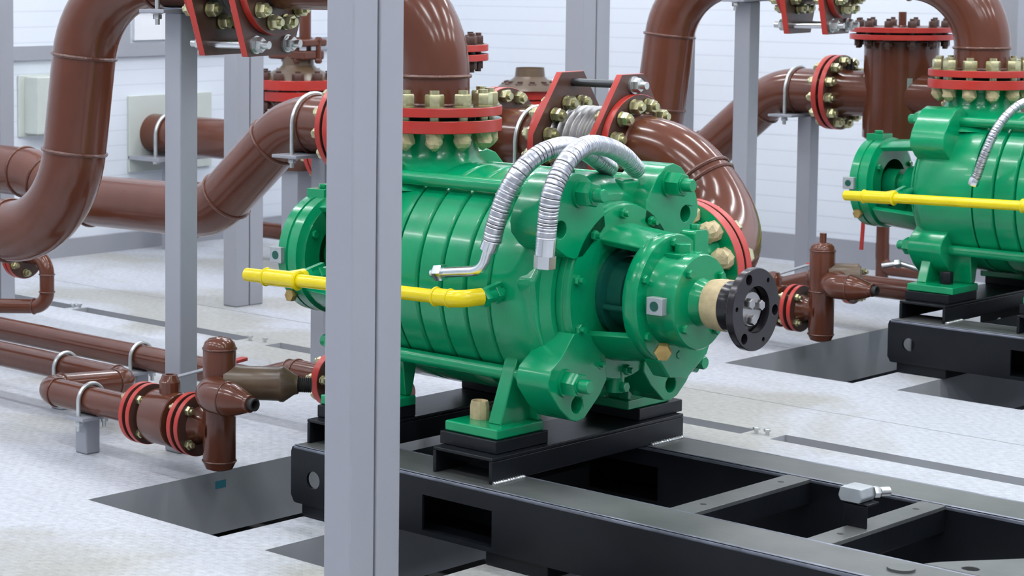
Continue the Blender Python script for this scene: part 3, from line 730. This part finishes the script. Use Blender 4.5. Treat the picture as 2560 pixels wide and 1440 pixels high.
# ------------------------------------------------------------------ small drain line with ball valve
r = .0465
YV, ZV = 4.5, .178
def build_drain(second=False):
    X = (1, 0, 0)
    a = []
    t = Thing('drain_line', (-5.5, YV, .0), 'brown floor pipe doubling back in a tight bend before the ball valve, at the left', 'pipe', 'brown floor pipes to the ball valves')
    pipe(t, [(-8.6, 4.96, .134), (-5.80, 4.96, .134), (-5.80, YV+.03, .150), (-5.765, YV, ZV), (-5.19, YV, ZV)] if False else [(-8.6, 4.89, .152), (-5.62, 4.89, .152), (-5.62, YV, ZV), (-5.115, YV, ZV)], r, .075, bead=.0035)
    flange(t, (-5.1130, YV, ZV), X, .098, .018, .04, FACE)
    a.append(t)
    t = Thing('ball_valve', (-4.9740, YV, .085), 'brown ball valve between red flanges with a lever, at the left near the floor', 'valve', 'brown ball valves')
    t.part('gasket', MB().cyl((-5.1040, YV, ZV), (-5.0890, YV, ZV), .07, seg=32), GASKET)
    flange(t, (-5.0800, YV, ZV), X, .098, .018, .04, FACE)
    t.part('body', MB().lathe([(.05, -5.0740), (.06, -5.0490), (.086, -5.0470), (.088, -5.0420), (.088, -4.9340), (.085, -4.9310), (.06, -4.9290), (.05, -4.8940)], (0, YV, ZV), X, 48), BROWN)
    flange(t, (-4.8850, YV, ZV), X, .098, .018, .04, FACE)
    st = t.part('stem_housing', MB().lathe([(.034, .075), (.034, .118), (.03, .124), (.024, .14), (.013, .14), (.012, .132), (0, .132)], (-4.9840, YV, ZV), (0, 0, 1), 14), BROWN, ang=25)
    lv = t.part('lever', MB().obox((-4.9760, YV+.13, ZV+.138), .022, .26, .006, Matrix.Rotation(.07, 3, 'X')), GREYP, bevel=.001)
    t.part('lever_grip', MB().obox((-4.9760, YV+.29, ZV+.15), .026, .07, .012, Matrix.Rotation(.07, 3, 'X')), RED, lv, bevel=.003, label='red lever grip')
    bolts(t, (-5.0965, YV, ZV), X, .075, 4, STUD_SML, PI/4); bolts(t, (-4.8685, YV, ZV), X, .075, 4, STUD_SML, PI/4)
    a.append(t)
    XT = -4.755
    t = Thing('drain_tee', (XT, YV, .047), 'upright capped brown pipe with elbow outlet right of the ball valve', 'pipe', 'upright capped drain tees')
    t.part('gasket', MB().cyl((-4.876, YV, ZV), (-4.861, YV, ZV), .07, seg=32), GASKET)
    flange(t, (-4.852, YV, ZV), X, .098, .018, .02, FACE)
    t.part('neck', MB().lathe([(.062, 0), (.05, .02), (.045, .035), (.045, .055), (.05, .075), (.056, .085)], (-4.845, YV, ZV), X, 36), BROWN)
    col_ = t.part('column', MB().lathe([(0, .049), (.022, .051), (.042, .058), (.0515, .078), (.0515, .436), (.046, .452), (.034, .462), (.012, .467), (.009, .465), (0, .465)] if not second else [(0, .049), (.022, .051), (.042, .058), (.0515, .078), (.0515, .436), (.046, .452), (.034, .462), (.014, .467), (.014, .505), (0, .505)], (XT, YV, 0), (0, 0, 1), 40), BROWN, ang=45)
    for z in (.082, .432, .262): t.part('weld_seam', MB().ring((XT, YV, z), (0, 0, 1), .0515, .0035, 36, 6), WELD, col_)
    d1 = V((.80, .60, .0)).normalized()
    b0 = V((XT, YV, .328))
    br = t.part('branch', MB().lathe([(.058, .02), (.053, .06), (.052, .10), (.052, .185), (.055, .19), (.055, .20), (.032, .232), (.028, .245)] if not second else [(.058, .02), (.053, .05), (.052, .13), (.054, .135), (.054, .145), (.03, .155), (0, .155)], b0, d1, 36), OLIVE)
    if not second: t.part('black_thread', MB().tube([b0+d1*.235+d1*.05*i/16 for i in range(17)], .024, 18, radii=[.024 if i % 2 else .021 for i in range(17)]), GASKET, br, ang=20)
    ex = .055 if second else 0.
    pth, ws = bend([(XT+.02+ex, YV, .304), (XT+.02+ex, YV-.085, .304), (XT+.13+ex, YV-.085, .304)],   .062)
    el = t.part('outlet_elbow', MB().tube(pth, .052, 32), BROWN, ang=50)
    t.part('reducer', MB().lathe([(.052, 0), (.052, .005), (.048, .03), (.029, .085), (.026, .088), (.026, .10), (.019, .10), (.017, .085), (0, .085)], (XT+.125+ex, YV-.085, .304), X, 32), BROWN, el)
    t.part('weld_seam', MB().ring((XT+.125+ex, YV-.085, .304), X, .0515, .0035, 32, 6), WELD, el)
    t.part('threaded_end', MB().lathe([(.0195, 0), (.0195, .022), (.014, .022), (.013, 0)], (XT+.222+ex, YV-.085, .304), X, 24), GASKET, el)
    a.append(t)
    return a
drain = build_drain()
lab2 = ('brown floor pipe leading to the ball valve behind the near pump coupling', 'brown ball valve with red flanges behind the near pump coupling', '')
OV = V((0, 3.44, 0))
for t_, l_ in zip(drain[:2], lab2[:2]): dup(t_, OV, l_)
_YV = YV
YV = YV+3.44
def second_tee():
    return build_drain(True)
# the far tee differs: a stub on its top
tt = build_drain(True)
for k in (0, 1):
    def rm(o):
        for c in list(o.children): rm(c)
        bpy.data.objects.remove(o)
    rm(tt[k].o)
tt[2].o['label'] = 'upright brown pipe with stub on top, left of the far pump'
YV = _YV
# lever and fitting hose behind the far tee
t = Thing('grease_tube', (-4.33, 8.06, .33), 'thin zinc tube elbow running to the foot of the far pump', 'tube')
path, _ = bend([(-4.56, 8.07, .375), (-4.50, 8.10, .39), (-4.30, 8.12, .35)], .03)
t.part('tube', MB().tube(path, .011, 18), ZINC, ang=60)
t.part('union_nut', MB().hexp((-4.515, 8.093, .386), (1, .5, .2), .034, .025), ZINC)
# small supports of the floor pipes
def small_support(x, y, zc, label, h=True):
    return post_support('pipe_support', (x, y), .06, zc-.046, (x+.02, y, zc), (1, 0, 0), r, label, (.09, .075), ur=.0075)
small_support(-5.39, 4.5, ZV, 'low grey stand with U-bolt on the floor left of the ball valve')
small_support(-6.0, 4.89, .152, 'low stand with U-bolt on the left floor pipe, before the tight bend')
small_support(-6.05, 5.30, .134, 'low stand with U-bolt on the rear floor pipe, left of the tall post')
t = Thing('floor_pipe', (-6.5, 5.30, .05), 'long brown floor pipe behind the tall post at the left', 'pipe', 'long brown floor pipes')
pipe(t, [(-8.6, 5.30, .134), (-5.40, 5.30, .134), (-5.22, 5.30, .19), (-4.7, 5.30, .19)], r, .10, bead=.0035)
flange(t, (-5.04, 5.30, .19), (1, 0, 0), .09, .03, .03, FACE)
bolts(t, (-5.04, 5.30, .19), (1, 0, 0), .068, 6, STUD_SML, .9)
twin(t, 'long brown floor pipe behind the near pump coupling')
# drain trap at the far left
t = Thing('drain_trap', (-7.05, 5.6, .15), 'small brown pipe bend with flange at the left edge, under the thick pipe', 'pipe')
EX, EY = -7.06, 5.60
pipe(t, [(EX-.06, EY, .385), (EX+.09, EY, .385), (EX+.09, EY, .185), (EX-.6, EY-.28, .14)], .031, .065, bead=.0035)
flange(t, (EX-.06, EY, .385), (1, 0, 0), .098, .02, .03, FACE)
flange(t, (EX-.085, EY, .385), (1, 0, 0), .098, .02, .03, FACE)
bolts(t, (EX-.073, EY, .385), (1, 0, 0), .073, 6, STUD_SML, .5)
t.part('branch', MB().cyl((EX-.7, EY, .385), (EX-.09, EY, .385), .036, seg=24), BROWN)

# ------------------------------------------------------------------ structure posts: two square tubes side by side
def double_post(x, y, label, w=.090, d=.086, gap=.007, h=4.2):
    t = Thing('double_post', (x-w/2, y+d, 0), label, 'post', 'grey double posts')
    for k in (0, 1):
        y0 = y+k*(d+gap)
        t.part('tube', MB().box(x-w, x, y0, y0+d, 0, h), GREYP, bevel=.006)
    t.part('seam_strip', MB().box(x-w+.02, x-.012, y+d-.002, y+d+gap+.002, 0, h), GASKET)
    return t
double_post(-3.487, 3.735, 'wide grey double post standing nearest, cutting across the near pump')
double_post(-7.257, 6.975, 'grey double post on the floor right of the tall pipe post')
double_post(-5.30, 7.02, 'grey double post against the white wall, above the near bellows joint')
double_post(-8.03, 6.08, 'grey double post at the top left edge')
double_post(-5.665, 8.16, 'grey double post half hidden behind the drop pipe on the right')
double_post(-4.55, 9.15, 'grey double post at the top right corner behind the far elbow')

# ------------------------------------------------------------------ equipment along the walls
def gate_valve(cx, cy, zf, label, Rf=.24, with_stem=True):
    t = Thing('gate_valve', (cx, cy, zf-.5), label, 'valve', 'brown gate valves by the walls')
    flange(t, (cx, cy, zf), (0, 0, 1), Rf, .05, .1, RED, 'bonnet_flange')
    flange(t, (cx+.03, cy, zf-.06), (0, 0, 1), Rf-.02, .05, .1, RED, 'body_flange')
    t.part('body', MB().lathe([(0, -.47), (.10, -.46), (.16, -.40), (.17, -.25), (.15, -.12), (.17, -.08)], (cx, cy, zf), (0, 0, 1), 40), BROWN)
    t.part('pipe', MB().cyl((cx-.14, cy, zf-.33), (cx+.9, cy, zf-.33), .108, seg=32), BROWN)
    t.part('stand', MB().box(cx-.06, cx+.06, cy-.06, cy+.06, 0, zf-.46), GREYP)
    for e in (-1, 1):
        for k in (0, .035): flange(t, (cx+e*(.22+k), cy, zf-.33), (1, 0, 0), .178, .026, .09, FACE, 'end_flange')
        bolts(t, (cx+e*.2375, cy, zf-.33), (1, 0, 0), .15, 8, STUD_MID, .3)
    m = MB().lathe([(.2, .024), (.17, .05), (.10, .085), (.085, .10), (.08, .15)], (cx, cy, zf), (0, 0, 1), 40)
    bn = t.part('bonnet', m, OLIVE)
    if with_stem:
        t.part('gland_flange', MB().box(cx-.15, cx+.12, cy-.08, cy+.08, zf+.13, zf+.18).box(cx-.04, cx+.13, cy-.09, cy+.09, zf+.20, zf+.24), BROWN, bn, bevel=.012)
        for dx, dy in ((-.10, 0), (.12, .03), (.05, -.06), (.02, .06)): t.part('gland_bolt', MB().cyl((cx+dx, cy+dy, zf+.11), (cx+dx, cy+dy, zf+.25), .014, seg=12).hexp((cx+dx, cy+dy, zf+.225), (0, 0, 1), .035, .02).hexp((cx+dx, cy+dy, zf+.115), (0, 0, 1), .035, .022), BROWN, bn)
        t.part('stem', MB().cyl((cx+.05, cy, zf+.2), (cx+.05, cy, zf+.75), .032, seg=20), BROWN, bn)
    bolts(t, (cx, cy, zf-.033), (0, 0, 1), Rf-.037, 12, STUD_VALVE, .25)
    return t
gate_valve(-8.03, 8.17, .985, 'brown gate valve with red bonnet flange, left of the near double post')
gate_valve(-7.73, 9.75, .882, 'gate valve with red flange showing behind the near lower bellows joint', .17, False)
t = Thing('wall_pipe', (-8.85, 8.17, .3), 'brown pipe with U-bolt coming out of the pale plate on the left wall', 'pipe')
pipe(t, [(-9.19, 8.17, .655), (-8.302, 8.17, .655)], .112, .16)
u_bolt(t, (-9.03, 8.17, .655), (1, 0, 0), .112, .011, down=.15, plate_z=.515)
t.part('bracket', MB().box(-9.19, -8.93, 7.98, 8.36, .515, .535).box(-9.07, -8.99, 8.13, 8.21, 0, .515), GREYP)
single('wall_plate', MB().box(-9.198, -9.18, 7.98, 8.62, .44, .875), PLATE, 'square pale grey-green plate on the left wall behind the pipe stub', 'plate', bevel=.003)
single('wall_cabinet', MB().box(-9.198, -9.07, 7.23, 7.52, .70, 1.01).box(-9.199, -9.185, 7.19, 7.54, .68, 1.02), PLATE, 'pale grey electrical box on the left wall beside the thick pipe', 'electrical box', bevel=.006)
t = Thing('drain_riser', (-5.65, 10.0, 0), 'dark brown vertical pipe below the far pump bearing, near the back wall', 'pipe')
t.part('pipe', MB().cyl((-5.65, 10.0, .02), (-5.65, 10.0, .95), .032, seg=24), BROWN)
t.part('foot_elbow', MB().tube(bend([(-5.65, 10.0, .2), (-5.65, 10.0, .07), (-5.4, 10.0, .07)], .06)[0], .034, 24), BROWN)
t.part('valve', MB().cyl((-5.76, 9.97, .45), (-5.62, 9.97, .45), .026, seg=20), BROWN)
t.part('valve_lever', MB().obox((-5.735, 9.955, .31), .018, .014, .30, Matrix.Rotation(.05, 3, 'Y')), RED, bevel=.003, label='thin red lever hanging from the valve')

# ------------------------------------------------------------------ the room
FX0, FX1, FY0, FY1 = -9.2, 3.0, -2.0, 10.4
openings = []
for y0, y1 in ((4.09, 5.62), (7.46, 8.95)):
    openings += [(-4.9, -4.325, y0, y1), (-4.14, -3.645, y0, y1), (-3.45, -2.75, y0, y1), (-2.55, -1.4, y0, y1)]
for xa, xb in ((-9.1, -7.78), (-7.73, -6.61), (-6.44, -5.3), (-5.2, -4.105), (-3.99, -2.0), (-1.9, .5)):
    openings.append((xa, xb, 6.355, 6.455))
xs = sorted({FX0, FX1} | {v for o in openings for v in o[:2]}); ys = sorted({FY0, FY1, 6.9, 3.1} | {v for o in openings for v in o[2:]})
m = MB()
def solid(x, y): return not any(o[0] < x < o[1] and o[2] < y < o[3] for o in openings)
for j in range(len(ys)-1):
    y0, y1 = ys[j], ys[j+1]; yc = (y0+y1)/2; run = None
    for i in range(len(xs)-1):
        s_ = solid((xs[i]+xs[i+1])/2, yc)
        if s_ and run is None: run = xs[i]
        if run is not None and (not s_ or i == len(xs)-2):
            e_ = xs[i+1] if s_ else xs[i]
            m.box(run, e_, y0+(.006 if y0 in (6.9,) else 0), y1, -.2, 0); run = None
# sides of the slabs are painted steel: second material on upright faces
for k, f in enumerate(m.f):
    n = (m.v[f[1]]-m.v[f[0]]).cross(m.v[f[2]]-m.v[f[0]])
    if abs(n.z) < 1e-7: m.m[k] = 1
fl = struct('floor', m, [FLOOR, SLABG])
struct('floor_pit', MB().box(FX0, FX1, FY0, FY1, -.8, -.75), CONC)
struct('wall_back', MB().box(FX0-.2, FX1, 10.4, 10.6, -.8, 4.3), SIDING)
struct('wall_left', MB().box(FX0-.2, FX0, FY0, 10.4, -.8, 4.3), SIDING)
struct('baseboard_back', MB().box(FX0, FX1, 10.37, 10.4, 0, .145), GREYP)
struct('baseboard_left', MB().box(FX0, FX0+.03, FY0, 10.37, 0, .10), GREYP)
struct('trim_1', MB().box(FX0, FX0+.03, 6.0, 10.37, 1.10, 1.175), GREYP)
struct('trim_2', MB().box(FX0, FX0+.03, 7.86, 7.98, 1.175, 3.0), GREYP)
struct('window_1', MB().box(FX0, FX0+.02, 8.02, 8.6, 1.19, 1.45, 0).box(FX0, FX0+.025, 8.06, 8.55, 1.345, 1.42, 1), [WHITEP, BLUEG])
struct('ceiling', MB().box(FX0-.2, FX1, FY0, 10.6, 4.3, 4.4), WHITEP)
single('tape_patch', MB().box(-4.8999, -4.8985, 4.62, 4.665, -.055, -.03), BLUET, 'turquoise tape patch on the grey trench edge below the drain tee', 'tape')
k = 0
for x, y in ((-3.93-.14, 6.40), (-4.03, 6.405), (-7.77, 6.40), (-7.745, 6.42), (-6.57, 6.40), (-6.49, 6.41)):
    pos = ('left of the far slot bridge', )
    k += 1
    m = MB().cyl((x, y, 0), (x, y, .018), .007, seg=12).hexp((x, y, .012), (0, 0, 1), .022, .01)
    single('anchor_bolt', m, ZINC, 'small bolt sticking up from the floor between two cable slots', 'bolt', 'anchor bolts at the slot ends')

# lamps: rows of linear fittings under the ceiling
n_ = 0
for y in (.8, 3.0, 5.2, 7.4, 9.4):
    for x in (-8.2, -5.9, -3.6, -1.3, 1.0):
        t = Thing('ceiling_lamp', (x, y, 4.16), 'white linear ceiling lamp above the pumps', 'lamp', 'linear lamps under the ceiling')
        t.part('housing', MB().box(x-.65, x+.65, y-.08, y+.08, 4.2, 4.3), WHITEP)
        t.part('diffuser', MB().box(x-.63, x+.63, y-.07, y+.07, 4.175, 4.2), LAMP)

w = bpy.data.worlds.new('hall'); sc.world = w; w.use_nodes = True
bg = w.node_tree.nodes['Background']; bg.inputs[0].default_value = (.80, .86, 1., 1); bg.inputs[1].default_value = .55

# ------------------------------------------------------------------ camera (a crop from the lower right of a wider frame)
Fpx, yaw, pit, CX, CY = 5374.6, .83858, .082819, 412.7, 365.4
cam = bpy.data.cameras.new('camera'); co = bpy.data.objects.new('camera', cam); col.objects.link(co)
co.location = (0, 0, 1.6)
co.rotation_euler = (PI/2-pit, 0, yaw)
cam.sensor_fit = 'HORIZONTAL'; cam.sensor_width = 36.; cam.lens = Fpx/2560*36.
cam.shift_x = (1280-CX)/2560; cam.shift_y = -(720-CY)/2560
cam.clip_start = .05; cam.clip_end = 60
cam.dof.use_dof = True; cam.dof.focus_distance = 6.2; cam.dof.aperture_fstop = 9.
sc.camera = co
sc.view_settings.view_transform = 'Standard'; sc.view_settings.look = 'None'; sc.view_settings.gamma = 1
sc.view_settings.use_curve_mapping = False; sc.view_settings.exposure = -.05
sc.cycles.use_denoising = True
sc.cycles.use_adaptive_sampling = True; sc.cycles.adaptive_threshold = .015
sc.cycles.max_bounces = 7; sc.cycles.diffuse_bounces = 3; sc.cycles.glossy_bounces = 3
sc.cycles.caustics_reflective = False; sc.cycles.caustics_refractive = False
